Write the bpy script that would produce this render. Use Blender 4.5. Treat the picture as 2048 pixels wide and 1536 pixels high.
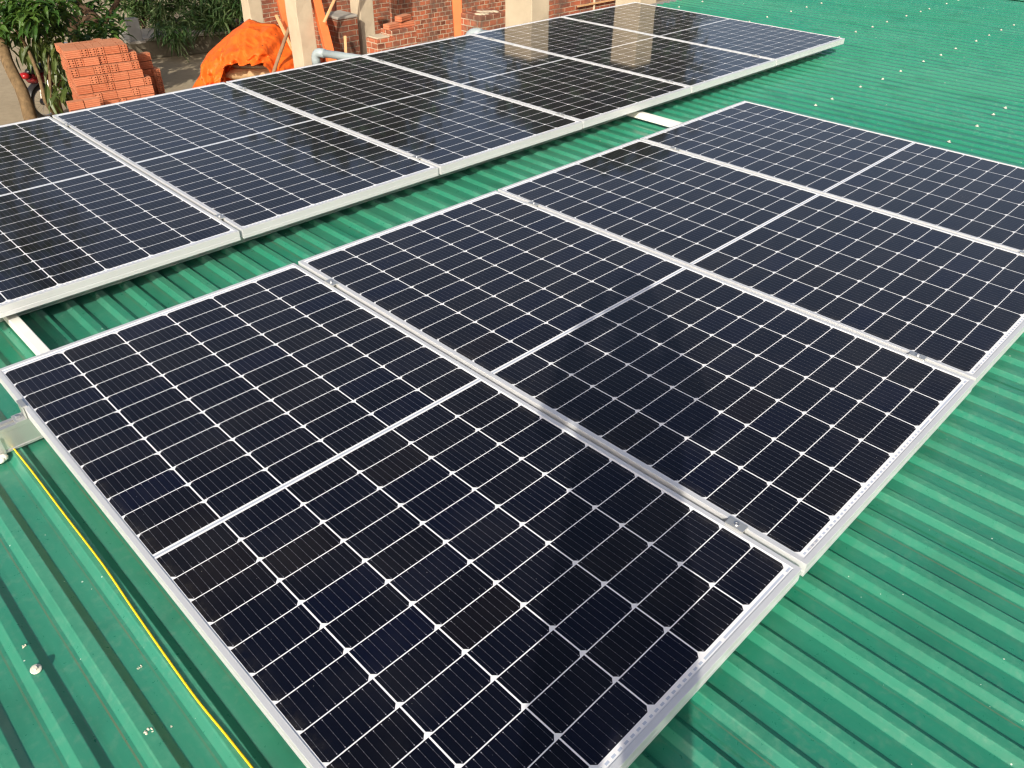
import bpy, bmesh, math, random
from math import radians, sin, cos, pi, sqrt, atan2, floor
from mathutils import Vector, Matrix, noise
for o in list(bpy.data.objects): bpy.data.objects.remove(o, do_unlink=True)
S = bpy.context.scene
COL = S.collection

# ------------------------------------------------------------------ camera
EYE = Vector((-0.27921806, -2.47294562, 1.35442533))
CX = Vector((0.70902862, -0.70510023, 0.01058721))
CY = Vector((-0.40265347, -0.41713093, -0.81478339))   # image down
CZ = Vector((0.5789202, 0.57344176, -0.57966882))      # view direction
F = 1569.44
cam = bpy.data.cameras.new('camera'); camo = bpy.data.objects.new('camera', cam); COL.objects.link(camo)
M = Matrix((CX, -CY, -CZ)).transposed().to_4x4(); M.translation = EYE
camo.matrix_world = M
cam.sensor_width = 36; cam.lens = 36*F/2048; cam.clip_start = .02; cam.clip_end = 500
S.camera = camo
# ------------------------------------------------------------------ light
SUN_EL = radians(29.5); SH = Vector((.805, .593, 0)).normalized()   # shadows fall towards SH
w = bpy.data.worlds.new('World'); S.world = w; w.use_nodes = True
nt = w.node_tree; bg = nt.nodes['Background']
sky = nt.nodes.new('ShaderNodeTexSky'); sky.sky_type = 'NISHITA'; sky.sun_disc = False
sky.sun_elevation = SUN_EL; sky.sun_rotation = atan2(-SH.x, -SH.y); sky.air_density = .8; sky.dust_density = 6.0
nt.links.new(sky.outputs[0], bg.inputs[0]); bg.inputs[1].default_value = .125
sd = bpy.data.lights.new('sun', 'SUN'); sd.energy = 4.2; sd.angle = radians(.55); sd.color = (1, .93, .80)
so = bpy.data.objects.new('sun', sd); COL.objects.link(so)
so.rotation_euler = (Vector((SH.x*cos(SUN_EL), SH.y*cos(SUN_EL), -sin(SUN_EL)))).to_track_quat('-Z', 'Y').to_euler()
S.cycles.filter_width = 1.3
S.view_settings.view_transform = 'Standard'; S.view_settings.look = 'None'
S.view_settings.exposure = .25; S.view_settings.gamma = 1

# ------------------------------------------------------------------ helpers
def at(px, py, dep):
    return EYE + (CX*((px-1024)/F) + CY*((py-768)/F) + CZ)*dep
class MB:
    def __init__(s): s.v = []; s.f = []
    def add(s, vs, fs):
        b = len(s.v); s.v += [tuple(v) for v in vs]; s.f += [tuple(i+b for i in f) for f in fs]; return s
    def box(s, x0, x1, y0, y1, z0, z1, mat=None):
        vs = [Vector((x, y, z)) for z in (z0, z1) for y in (y0, y1) for x in (x0, x1)]
        if mat: vs = [mat @ v for v in vs]
        return s.add(vs, [(0,2,3,1),(4,5,7,6),(0,1,5,4),(2,6,7,3),(0,4,6,2),(1,3,7,5)])
    def tube(s, pts, rad, n=8, caps=True):
        pts = [Vector(p) for p in pts]
        if not isinstance(rad, (list, tuple)): rad = [rad]*len(pts)
        vs = []; fs = []; prev = None
        for i, p in enumerate(pts):
            d = (pts[min(i+1, len(pts)-1)] - pts[max(i-1, 0)]).normalized()
            if prev is None:
                a = d.orthogonal().normalized()
            else:
                a = (prev - d*prev.dot(d)).normalized()
            prev = a; b = d.cross(a)
            for k in range(n):
                t = 2*pi*k/n; vs.append(p + (a*cos(t) + b*sin(t))*rad[i])
        for i in range(len(pts)-1):
            for k in range(n):
                fs.append((i*n+k, i*n+(k+1)%n, (i+1)*n+(k+1)%n, (i+1)*n+k))
        if caps:
            fs.append(tuple(range(n-1, -1, -1))); fs.append(tuple((len(pts)-1)*n+k for k in range(n)))
        return s.add(vs, fs)
    def lathe(s, prof, n=16, c=(0,0,0), mat=None):
        vs = []; fs = []; c = Vector(c)
        for r, z in prof:
            for k in range(n):
                v = Vector((r*cos(2*pi*k/n), r*sin(2*pi*k/n), z)); vs.append((mat @ v if mat else v) + c)
        for i in range(len(prof)-1):
            for k in range(n): fs.append((i*n+k, i*n+(k+1)%n, (i+1)*n+(k+1)%n, (i+1)*n+k))
        fs.append(tuple(range(n-1, -1, -1))); fs.append(tuple((len(prof)-1)*n+k for k in range(n)))
        return s.add(vs, fs)
    def torus(s, R, r, c, mat, n=32, m=10, sq=1.0):
        vs = []; fs = []; c = Vector(c)
        for i in range(n):
            a = 2*pi*i/n
            for j in range(m):
                b = 2*pi*j/m
                vs.append(mat @ Vector(((R + r*cos(b))*cos(a), (R + r*cos(b))*sin(a), r*sq*sin(b))) + c)
        for i in range(n):
            for j in range(m):
                fs.append((i*m+j, ((i+1)%n)*m+j, ((i+1)%n)*m+(j+1)%m, i*m+(j+1)%m))
        return s.add(vs, fs)
    def ell(s, c, r, mat=None, n=14, m=8):
        vs = []; fs = []; c = Vector(c)
        for i in range(m+1):
            th = pi*i/m
            for k in range(n):
                v = Vector((r[0]*sin(th)*cos(2*pi*k/n), r[1]*sin(th)*sin(2*pi*k/n), r[2]*cos(th)))
                vs.append((mat @ v if mat else v) + c)
        for i in range(m):
            for k in range(n): fs.append((i*n+k, (i+1)*n+k, (i+1)*n+(k+1)%n, i*n+(k+1)%n))
        return s.add(vs, fs)
def mk(name, mb, mat, parent=None, smooth=False, bevel=0, loc=None):
    me = bpy.data.meshes.new(name); me.from_pydata(mb.v, [], mb.f); me.materials.append(mat)
    bm = bmesh.new(); bm.from_mesh(me)
    if smooth: bmesh.ops.remove_doubles(bm, verts=bm.verts, dist=1e-5)
    bmesh.ops.recalc_face_normals(bm, faces=bm.faces); bm.to_mesh(me); bm.free()
    if smooth: me.polygons.foreach_set('use_smooth', [True]*len(me.polygons))
    o = bpy.data.objects.new(name, me); COL.objects.link(o)
    if parent: o.parent = parent
    if loc is not None: o.location = loc
    if bevel:
        m = o.modifiers.new('bevel', 'BEVEL'); m.width = bevel; m.segments = 2; m.limit_method = 'ANGLE'
    return o
def tag(o, label=None, cat=None, group=None, kind=None):
    if label: o['label'] = label
    if cat: o['category'] = cat
    if group: o['group'] = group
    if kind: o['kind'] = kind
    return o
def thing(name, label, cat, loc=(0,0,0), rz=0, group=None):
    o = bpy.data.objects.new(name, None); COL.objects.link(o); o.empty_display_size = .1
    o.location = loc; o.rotation_euler = (0, 0, rz)
    return tag(o, label, cat, group)
def copy_tree(o, parent=None):
    c = o.copy(); COL.objects.link(c)
    if parent: c.parent = parent
    for ch in list(o.children): copy_tree(ch, c)
    return c

# ------------------------------------------------------------------ materials
class G:
    """tiny node-graph helper"""
    def __init__(s, name):
        s.m = bpy.data.materials.new(name); s.m.use_nodes = True; s.t = s.m.node_tree
        s.b = s.t.nodes['Principled BSDF']
    def n(s, typ, **kw):
        nd = s.t.nodes.new(typ)
        for k, v in kw.items(): setattr(nd, k, v)
        return nd
    def link(s, a, b): s.t.links.new(a, b)
    def setin(s, sock, v):
        if isinstance(v, bpy.types.NodeSocket): s.link(v, sock)
        elif v is not None:
            if hasattr(sock.default_value, '__len__') and not isinstance(v, (tuple, list)): v = (v,)*len(sock.default_value)
            if hasattr(sock.default_value, '__len__') and len(sock.default_value) == 4 and len(v) == 3: v = (*v, 1)
            sock.default_value = v
    def math(s, op, a, b=None, c=None):
        nd = s.n('ShaderNodeMath', operation=op)
        for i, v in enumerate((a, b, c)):
            if v is not None: s.setin(nd.inputs[i], v)
        return nd.outputs[0]
    def add(s, a, b): return s.math('ADD', a, b)
    def sub(s, a, b): return s.math('SUBTRACT', a, b)
    def mul(s, a, b): return s.math('MULTIPLY', a, b)
    def lt(s, a, b): return s.math('LESS_THAN', a, b)
    def gt(s, a, b): return s.math('GREATER_THAN', a, b)
    def coord(s, which='Object'):
        return s.n('ShaderNodeTexCoord').outputs[which]
    def xyz(s, v):
        nd = s.n('ShaderNodeSeparateXYZ'); s.link(v, nd.inputs[0]); return nd.outputs
    def comb(s, x, y, z=0):
        nd = s.n('ShaderNodeCombineXYZ')
        for i, v in enumerate((x, y, z)): s.setin(nd.inputs[i], v)
        return nd.outputs[0]
    def mapping(s, v, scale=(1,1,1), loc=(0,0,0), rot=(0,0,0)):
        nd = s.n('ShaderNodeMapping'); s.link(v, nd.inputs[0]); nd.inputs[1].default_value = loc; nd.inputs[2].default_value = rot; nd.inputs[3].default_value = scale
        return nd.outputs[0]
    def noise(s, v=None, scale=5, detail=4, rough=.55, col=False):
        nd = s.n('ShaderNodeTexNoise')
        if v is not None: s.link(v, nd.inputs['Vector'])
        nd.inputs['Scale'].default_value = scale; nd.inputs['Detail'].default_value = detail; nd.inputs['Roughness'].default_value = rough
        return nd.outputs['Color' if col else 'Fac']
    def ramp(s, fac, stops):
        nd = s.n('ShaderNodeValToRGB'); s.setin(nd.inputs[0], fac); e = nd.color_ramp.elements
        while len(e) < len(stops): e.new(.5)
        for i, (p, c) in enumerate(stops): e[i].position = p; e[i].color = (*c, 1) if not isinstance(c, float) else (c, c, c, 1)
        return nd.outputs[0]
    def mix(s, fac, a, b, blend='MIX'):
        nd = s.n('ShaderNodeMix', data_type='RGBA', blend_type=blend); s.setin(nd.inputs[0], fac); s.setin(nd.inputs[6], a); s.setin(nd.inputs[7], b)
        return nd.outputs[2]
    def bump(s, h, strength=.3, dist=.01):
        nd = s.n('ShaderNodeBump'); nd.inputs['Strength'].default_value = strength; nd.inputs['Distance'].default_value = dist
        s.setin(nd.inputs['Height'], h); s.link(nd.outputs[0], s.b.inputs['Normal'])
    def out(s, color=None, rough=None, spec=None, metal=None, ior=None, coat=None):
        for k, v in (('Base Color', color), ('Roughness', rough), ('Specular IOR Level', spec), ('Metallic', metal), ('IOR', ior), ('Coat Weight', coat)):
            if v is not None: s.setin(s.b.inputs[k], v)
        return s.m
def simple(name, c, rough=.6, metal=0, var=.15, scale=8, spec=.5, bump=0, streak=None):
    g = G(name); co = g.coord()
    if streak: co = g.mapping(co, streak)
    n1 = g.noise(co, scale, 5)
    col = g.mix(n1, tuple(x*(1-var*1.6) for x in c), tuple(min(1, x*(1+var*1.6)) for x in c))
    if bump: g.bump(g.noise(co, scale*6, 4), bump, .004)
    return g.out(col, g.math('MULTIPLY_ADD', n1, .2, rough-.1), spec, metal)

PW, PL = 1.038, 2.094
PU, PV, CW, CH, MID = .1678, .0842, .1642, .0816, .0175
def mat_cells():
    g = G('solar_cells'); x, y, _ = g.xyz(g.coord())
    rnd = g.n('ShaderNodeObjectInfo').outputs['Random']
    u = g.sub(x, (PW - (5*PU+CW))/2)
    cu = g.math('FLOOR', g.math('DIVIDE', u, PU)); fu = g.sub(u, g.mul(cu, PU))
    vc = g.sub(g.mul(y, -1), PL/2); av = g.math('ABSOLUTE', vc); wv = g.sub(av, MID/2)
    rv = g.math('FLOOR', g.math('DIVIDE', wv, PV)); fv = g.sub(wv, g.mul(rv, PV))
    side = g.gt(vc, 0)
    inside = g.mul(g.mul(g.lt(fu, CW), g.lt(fv, CH)), g.mul(g.gt(wv, 0), g.lt(rv, 11.5)))
    inside = g.mul(inside, g.mul(g.gt(u, 0), g.lt(cu, 5.5)))
    a = g.math('MINIMUM', fu, g.sub(CW, fu)); b = g.sub(CH, fv)
    inside = g.mul(inside, g.gt(g.add(a, b), .0092))
    # per-cell tone
    wn = g.n('ShaderNodeTexWhiteNoise', noise_dimensions='3D')
    g.link(g.comb(g.add(cu, g.mul(rnd, 91.7)), rv, g.add(side, g.mul(rnd, 13.3))), wn.inputs['Vector'])
    tone = g.ramp(wn.outputs['Value'], [(0, (.0060, .0042, .0042)), (.06, (.0026, .0024, .0046)), (.45, (.0016, .0020, .0064)), (.8, (.0013, .0020, .0082)), (1, (.001, .0021, .0135))])
    clo = g.noise(g.coord(), 9, 3)
    tone = g.mix(g.math('MULTIPLY', clo, .5), tone, (.0022, .0028, .0075))
    # nine busbars per cell with brighter pads at their ends
    tb = g.math('FRACT', g.math('DIVIDE', fu, CW/9)); db = g.math('ABSOLUTE', g.sub(tb, .5))
    bus = g.lt(db, .023)
    e = g.math('MINIMUM', fv, g.sub(CH, fv))
    pad = g.mul(g.lt(db, .05), g.mul(g.gt(e, .0032), g.lt(e, .0056)))
    mid_dot = g.mul(g.lt(db, .05), g.lt(g.math('ABSOLUTE', g.sub(g.math('FRACT', g.mul(fv, 62)), .5)), .06))
    cell = g.mix(bus, tone, (.062, .064, .078)); cell = g.mix(g.mul(mid_dot, .22), cell, (.22, .22, .25)); cell = g.mix(pad, cell, (.26, .26, .29))
    # white backsheet with ribbons
    white = (.80, .81, .83)
    rib = g.lt(g.math('ABSOLUTE', vc), .0028)
    back = g.mix(rib, white, (.42, .47, .56))
    edge = g.mul(g.gt(av, PL/2-.0235), g.lt(av, PL/2-.0185))
    seg = g.gt(g.math('FRACT', g.math('DIVIDE', g.add(u, .03), PU*1.5)), .045)
    dash = g.gt(g.math('FRACT', g.math('DIVIDE', u, CW/9)), .45)
    isdash = g.mul(g.lt(cu, 3.5), g.gt(vc, 0))
    seg = g.mul(seg, g.math('MAXIMUM', dash, g.sub(1, isdash)))
    back = g.mix(g.mul(edge, g.mul(seg, g.gt(u, 0))), back, (.44, .50, .62))
    col = g.mix(inside, back, cell)
    # thin dust film
    dn = g.noise(g.coord(), 3.5, 6, .65)
    col = g.mix(g.ramp(dn, [(.45, 0.0), (.8, .022)]), col, (.42, .40, .36))
    vor = g.n('ShaderNodeTexVoronoi'); g.link(g.coord(), vor.inputs['Vector']); vor.inputs['Scale'].default_value = 38
    sp = g.lt(vor.outputs['Distance'], g.mul(g.noise(g.coord(), 11, 2), .055))
    col = g.mix(g.mul(sp, .35), col, (.5, .48, .44))
    rim = g.math('MINIMUM', g.math('MINIMUM', x, g.sub(PW, x)), g.math('MINIMUM', g.mul(y, -1), g.add(y, PL)))
    grime = g.mul(g.ramp(rim, [(.014, 1.0), (.05, 0.0)]), g.ramp(g.noise(g.coord(), 24, 5, .7), [(.4, 0.0), (.75, .10)]))
    col = g.mix(grime, col, (.30, .27, .21))
    nz = g.xyz(g.n('ShaderNodeNewGeometry').outputs['Normal'])[2]
    col = g.mix(g.lt(nz, -.5), col, (.09, .09, .095))  # panel undersides coloured dark to deepen the shade beneath
    rough = g.math('MULTIPLY_ADD', dn, .05, .03)
    g.b.inputs['Sheen Weight'].default_value = .055; g.b.inputs['Sheen Roughness'].default_value = .4; g.b.inputs['Sheen Tint'].default_value = (.9, .88, .84, 1)
    return g.out(col, rough, .41, 0, 1.45)
M_CELL = mat_cells()
def mat_alu(name, c, rough=.38, metal=.55):
    g = G(name); co = g.mapping(g.coord(), (14, 14, 60))
    n1 = g.noise(g.coord(), 6, 5); n2 = g.noise(co, 8, 3)
    col = g.mix(n1, tuple(x*.86 for x in c), c)
    g.bump(n2, .04, .001)
    return g.out(col, g.math('MULTIPLY_ADD', n2, .15, rough-.08), .5, metal)
M_FRAME = mat_alu('anodised_aluminium', (.80, .815, .83), .40, .42)
M_RAIL = mat_alu('mill_aluminium', (.64, .65, .63), .34, .7)
M_BAR = simple('white_painted_steel', (.80, .79, .74), .42, 0, .06)
M_BOLT = mat_alu('stainless_steel', (.55, .56, .58), .3, .9)
def mat_roof():
    g = G('green_painted_steel'); co = g.coord(); x, y, z = g.xyz(co)
    streak = g.noise(g.mapping(co, (22, 1.6, 22)), 3, 5, .6)
    big = g.noise(co, 1.6, 4); fine = g.noise(co, 46, 4, .7)
    c = g.mix(streak, (.012, .168, .094), (.026, .228, .138))
    c = g.mix(g.ramp(big, [(.35, 0.0), (.7, .55)]), c, (.017, .198, .138))
    dust = g.mul(g.ramp(fine, [(.5, 0.0), (.78, 1.0)]), g.ramp(big, [(.3, .05), (.75, .42)]))
    c = g.mix(dust, c, (.24, .33, .25))
    runs = g.noise(g.mapping(co, (36, .55, 1)), 1.5, 5, .7)
    c = g.mix(g.ramp(runs, [(.5, 0.0), (.75, .20)]), c, (.11, .27, .19))
    fade = g.noise(g.mapping(co, (.9, .35, 1)), 1.3, 3)
    c = g.mix(g.ramp(fade, [(.42, 0.0), (.66, .22)]), c, (.10, .30, .20))
    smudge = g.noise(g.mapping(co, (1, .6, 1)), 6.5, 4, .5)
    c = g.mix(g.ramp(smudge, [(.52, 0.0), (.7, .38)]), c, (.016, .10, .060))
    worn_lit = g.mul(g.gt(z, 2.4775), g.ramp(fine, [(.25, .05), (.7, .35)]))  # paler crests: lit rib lines put into the colour, with some wear
    c = g.mix(worn_lit, c, (.10, .34, .21))
    # brown run-off lines where dirt settles beside the ribs
    dn = g.noise(g.mapping(co, (40, .9, 1)), 1, 4)
    foot = g.math('ABSOLUTE', g.sub(g.math('FRACT', g.math('DIVIDE', g.add(x, .168+.109*50), .109)), .29))
    c = g.mix(g.mul(g.lt(foot, .018), g.ramp(dn, [(.42, 0.0), (.62, .75)])), c, (.13, .15, .085))
    # bits of grit and scuffs
    v = g.n('ShaderNodeTexVoronoi'); g.link(co, v.inputs['Vector']); v.inputs['Scale'].default_value = 30
    sp = g.lt(v.outputs['Distance'], g.mul(g.ramp(g.noise(co, 5, 2), [(.42, 0.0), (.75, 1.0)]), .105))
    c = g.mix(g.mul(sp, .9), c, (.58, .66, .56))
    v2 = g.n('ShaderNodeTexVoronoi'); g.link(g.mapping(co, (9, 2.6, 9), rot=(0, 0, .5)), v2.inputs['Vector']); v2.inputs['Scale'].default_value = 2.2
    sc = g.mul(g.lt(v2.outputs['Distance'], .09), g.gt(fine, .56))
    g.bump(g.noise(co, 130, 3), .03, .001)
    r = g.math('MULTIPLY_ADD', fine, .16, .22)
    return g.out(c, r, .85)
M_ROOF = mat_roof()
def mat_brickwall(name, dark=1.0, header=False):
    g = G(name); co = g.coord(); x, y, z = g.xyz(co)
    nx = g.math('ABSOLUTE', g.xyz(g.n('ShaderNodeNewGeometry').outputs['Normal'])[0])
    pick = g.gt(nx, .5)
    h = g.add(g.mul(x, g.sub(1, pick)), g.mul(y, pick))
    h = g.add(h, g.mul(g.sub(g.noise(co, 5, 3), .5), .03)); zz = g.add(z, g.mul(g.sub(g.noise(co, 3.2, 3), .5), .03))
    b = g.n('ShaderNodeTexBrick'); g.link(g.comb(h, zz), b.inputs['Vector'])
    b.inputs['Color1'].default_value = (.42*dark, .115*dark, .055*dark, 1); b.inputs['Color2'].default_value = ((.10*dark, .035*dark, .022*dark, 1) if header else (.20*dark, .05*dark, .03*dark, 1)); b.inputs['Mortar'].default_value = (.46*dark, .36*dark, .26*dark, 1)
    b.inputs['Scale'].default_value = 1; b.inputs['Brick Width'].default_value = .115 if header else .23; b.inputs['Row Height'].default_value = .066
    b.inputs['Mortar Size'].default_value = .0062; b.inputs['Mortar Smooth'].default_value = .3; b.inputs['Bias'].default_value = -.1
    n1 = g.noise(co, 16, 5)
    c = g.mix(g.mul(g.sub(1, b.outputs['Fac']), g.ramp(n1, [(.45, 0.0), (.75, .6)])), b.outputs['Color'], (.52*dark, .22*dark, .12*dark))
    stain = g.ramp(g.noise(co, 2.2, 5, .65), [(.46, 0.0), (.62, .75)])
    c = g.mix(stain, c, (.10*dark, .075*dark, .06*dark))
    g.bump(g.add(g.mul(g.sub(1, b.outputs['Fac']), .8), g.mul(n1, .5)), .8, .012)
    return g.out(c, .9, .25)
M_BRICKWALL = mat_brickwall('laid_brick'); M_BRICKHEAD = mat_brickwall('laid_brick_headers', 1.05, True); M_BRICKDK = mat_brickwall('laid_brick_shaded', .6)  # last one is a darkened copy, the pier's shade put into its colour
def mat_claybrick():
    g = G('hollow_clay_brick'); co = g.coord(); x, y, z = g.xyz(co)
    r = g.n('ShaderNodeObjectInfo').outputs['Random']
    c = g.mix(r, (.38, .110, .050), (.48, .165, .085)); n1 = g.noise(co, 26, 5)
    c = g.mix(g.ramp(n1, [(.4, 0.0), (.8, .6)]), c, (.52, .22, .12))
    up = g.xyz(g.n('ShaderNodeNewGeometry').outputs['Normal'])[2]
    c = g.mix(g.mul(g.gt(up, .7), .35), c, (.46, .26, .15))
    gr = g.math('SINE', g.mul(z, 250))
    g.bump(g.add(g.mul(gr, .6), n1), .5, .006)
    return g.out(c, .88, .25)
M_CLAY = mat_claybrick()
M_CONC = simple('bare_concrete', (.47, .395, .285), .88, 0, .16, 5, .25, .35)
M_CONCG = simple('grey_concrete', (.30, .28, .245), .9, 0, .22, 6, .25, .35)
M_DARKSTONE = simple('dark_stone', (.13, .115, .085), .92, 0, .35, 9, .2, .5)
M_PIPE = simple('grey_pvc', (.33, .385, .40), .42, 0, .10, 6)
M_ORANGE = simple('orange_painted_steel', (.66, .135, .030), .5, 0, .14, 7)
M_RUST = simple('red_oxide_steel', (.17, .045, .022), .7, 0, .25, 9)
M_WOOD = simple('pale_timber', (.56, .33, .16), .8, 0, .22, 5, .2, .3, (12, 12, 1))
M_STICK = simple('weathered_stick', (.235, .145, .085), .85, 0, .3, 14, .2, .4)
M_PLANK = simple('grey_plank', (.30, .27, .19), .85, 0, .25, 12, .2, .4, (1, 8, 8))
M_BAG = simple('paper_cement_bag', (.44, .30, .165), .8, 0, .22, 9, .2, .5)
M_STRING = simple('yellow_cord', (.83, .56, .012), .55, 0, .08, 60)
M_SCREW = simple('screw_washer', (.58, .57, .49), .55, .15, .12, 60)
M_BARK = simple('tree_bark', (.150, .100, .052), .92, 0, .55, 22, .2, .7, (1, 1, .35))
M_BARK2 = simple('dark_bark', (.085, .052, .032), .92, 0, .35, 18, .2, .7, (1, 1, .35))
M_WALLP = simple('rendered_wall', (.50, .46, .38), .9, 0, .10, 3, .2, .15)
M_RUBBER = simple('tyre_rubber', (.028, .026, .025), .75, 0, .2, 30)
M_CHROME = simple('chrome', (.72, .72, .72), .16, 1.0, .04, 20)
M_BLACKP = simple('black_plastic', (.02, .02, .022), .35, 0, .2, 12)
M_REDP = simple('red_lens', (.30, .012, .014), .2, 0, .1, 12)
M_DKRED = simple('dark_red_paint', (.12, .012, .015), .25, 0, .1, 12)
M_SLAB = simple('pale_grey_slab', (.24, .245, .24), .75, 0, .12, 6)
M_SKIN = simple('skin', (.42, .25, .17), .5, 0, .06, 10)
M_CLOTH = simple('dark_blue_cloth', (.03, .04, .075), .9, 0, .12, 20)
M_CRUMB = simple('mortar_crumb', (.66, .62, .50), .9, 0, .2, 200)
def mat_tarp():
    g = G('orange_tarpaulin'); co = g.coord()
    n1 = g.noise(co, 3, 4); n2 = g.noise(co, 40, 3)
    c = g.mix(n1, (.84, .125, .009), (.90, .18, .022))
    v = g.n('ShaderNodeTexVoronoi'); g.link(g.mapping(co, (1, 1, 2.2)), v.inputs['Vector']); v.inputs['Scale'].default_value = 7
    c = g.mix(g.mul(g.lt(v.outputs['Distance'], .11), g.gt(g.noise(co, 30, 2), .5)), c, (.22, .035, .01))
    wv = g.n('ShaderNodeVectorMath', operation='ADD'); g.link(co, wv.inputs[0])
    sc_ = g.n('ShaderNodeVectorMath', operation='SCALE'); g.link(g.noise(co, 4, 3, .5, True), sc_.inputs[0]); sc_.inputs['Scale'].default_value = .22; g.link(sc_.outputs[0], wv.inputs[1])
    v3 = g.n('ShaderNodeTexVoronoi'); g.link(g.mapping(wv.outputs[0], (1, 1, .6)), v3.inputs['Vector']); v3.inputs['Scale'].default_value = 4.2
    v4 = g.n('ShaderNodeTexVoronoi'); g.link(wv.outputs[0], v4.inputs['Vector']); v4.inputs['Scale'].default_value = 10
    g.bump(g.add(v3.outputs['Distance'], g.mul(v4.outputs['Distance'], .25)), .5, .09)
    m = g.out(c, .5, .35)
    tr = g.n('ShaderNodeBsdfTranslucent'); g.link(c, tr.inputs[0]); mx = g.n('ShaderNodeMixShader'); mx.inputs[0].default_value = .16
    g.link(g.b.outputs[0], mx.inputs[1]); g.link(tr.outputs[0], mx.inputs[2]); g.link(mx.outputs[0], g.t.nodes['Material Output'].inputs[0])
    return m
M_TARP = mat_tarp()
def mat_leaf(name, a, b, c, rough=.42, tl=.28):
    g = G(name); ge = g.n('ShaderNodeNewGeometry'); r = ge.outputs['Random Per Island']
    col = g.ramp(r, [(0, a), (.5, b), (1, c)])
    m = g.out(col, rough, .4)
    tr = g.n('ShaderNodeBsdfTranslucent'); g.link(g.mix(.5, col, (.12, .19, .012)), tr.inputs[0]); mx = g.n('ShaderNodeMixShader'); mx.inputs[0].default_value = tl
    g.link(g.b.outputs[0], mx.inputs[1]); g.link(tr.outputs[0], mx.inputs[2]); g.link(mx.outputs[0], g.t.nodes['Material Output'].inputs[0])
    return m
M_LEAF = mat_leaf('mango_leaf', (.022, .060, .012), (.040, .105, .018), (.085, .155, .028))
M_LEAFO = mat_leaf('olive_leaf', (.045, .070, .015), (.075, .110, .025), (.125, .150, .045))
M_LEAFB = mat_leaf('bamboo_leaf', (.030, .070, .020), (.060, .120, .035), (.150, .190, .080))
M_LEAFD = mat_leaf('far_leaf', (.018, .06, .034), (.03, .085, .048), (.05, .115, .06))
def mat_ground():
    g = G('dusty_yard'); co = g.coord(); n1 = g.noise(co, .7, 6); n2 = g.noise(co, 9, 6, .65)
    c = g.mix(n1, (.27, .22, .15), (.40, .33, .23)); c = g.mix(g.ramp(n2, [(.4, 0.0), (.75, .6)]), c, (.24, .19, .125))
    g.bump(n2, .4, .02)
    return g.out(c, .93, .2)
M_GROUND = mat_ground()

# ------------------------------------------------------------------ ground and shed
GZ = -2.6
tag(mk('ground', MB().add([(-150,-150,GZ),(150,-150,GZ),(150,150,GZ),(-150,150,GZ)], [(0,1,2,3)]), M_GROUND), kind='structure')
CREST, VALLEY, RP, RX0 = -.12, -.1335, .109, -.168
EAVE, BACK = 2.72, -7.0
shed = thing('shed', 'shed with a green corrugated metal roof carrying all the solar panels', 'building', (3.2, -2, GZ))
def sheet_mb(k, org):
    ex = RX0 - .6*RP + k*8*RP            # left edge
    rng = random.Random(k); prof = []
    i = 0
    rel = []
    for j in range(9):
        c = RX0 + (k*8 + j)*RP
        for dx, h in ((-.0300, 0), (-.0284, .0009), (-.0136, .0127), (-.0118, .0135), (.0118, .0135), (.0136, .0127), (.0284, .0009), (.0300, 0)):
            rel.append((c+dx, h))
    x_end = min(RX0 + (k*8 + 8)*RP + .0335, 10.19)
    pts = [(ex, 0)] + [p for p in rel if ex < p[0] < x_end] + [(x_end, 0)]
    ys = [BACK + (EAVE-BACK)*t/44 for t in range(45)]
    vs = []; fs = []; n = len(pts)
    for y in ys:
        for x, h in pts:
            s = (x-ex)/(x_end-ex)
            lift = .0032*(1-s)
            wob = .0016*noise.noise(Vector((x*4, y*1.1, k*3.1))) + .0006*noise.noise(Vector((x*11, y*4.3, k)))
            xw = .0012*noise.noise(Vector((x*2, y*1.1, 7+k)))
            vs.append(Vector((x+xw, y, VALLEY+h+lift+wob-.0035)) - org)
    for a in range(len(ys)-1):
        for b in range(n-1): fs.append((a*n+b, a*n+b+1, (a+1)*n+b+1, (a+1)*n+b))
    return MB().add(vs, fs)
X_END = 10.2
k0, k1 = -5, 11
for k in range(k0, k1+1):
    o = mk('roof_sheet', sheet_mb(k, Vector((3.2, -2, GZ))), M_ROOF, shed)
def inshed(mb): mb.v = [(x-3.2, y+2, z-GZ) for x, y, z in mb.v]; return mb
x_l = RX0 - .6*RP + k0*8*RP; x_r = 10.19
mk('wall', inshed(MB().box(x_l+.15, x_r-.15, EAVE-.35, EAVE-.15, GZ, -.2).box(x_l+.15, x_l+.35, BACK+.2, EAVE-.35, GZ, -.2).box(x_r-.35, x_r-.15, BACK+.2, EAVE-.35, GZ, -.2).box(x_l+.35, x_r-.35, BACK+.2, BACK+.4, GZ, -.2)), M_WALLP, shed)
for yp in (-4.585, -3.705, -2.825, -1.94, -1.055, -.17, .705, 1.59, 2.47):
    mk('purlin', inshed(MB().box(x_l+.1, x_r-.1, yp-.025, yp+.025, -.198, -.1405)), M_RUST, shed)
gb = MB()
for a, b_, c, d in ((EAVE+.005, EAVE+.012, -.30, -.165), (EAVE+.012, EAVE+.15, -.30, -.292), (EAVE+.142, EAVE+.15, -.292, -.15)):
    gb.box(x_l, x_r, a, b_, c, d)
mk('gutter', inshed(gb), M_SLAB, shed)
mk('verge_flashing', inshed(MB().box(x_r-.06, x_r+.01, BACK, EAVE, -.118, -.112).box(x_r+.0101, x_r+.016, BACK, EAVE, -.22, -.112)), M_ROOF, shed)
para = thing('parapet_wall', 'pale concrete parapet just past the far right end of the green roof', 'wall', (10.48, -1.5, GZ))
mk('wall', MB().box(-.18, .12, -5, 3.6, 0, 2.35), M_WALLP, para); mk('coping', MB().box(-.22, .16, -5.02, 3.62, 2.3501, 2.43), M_CONC, para)

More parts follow.
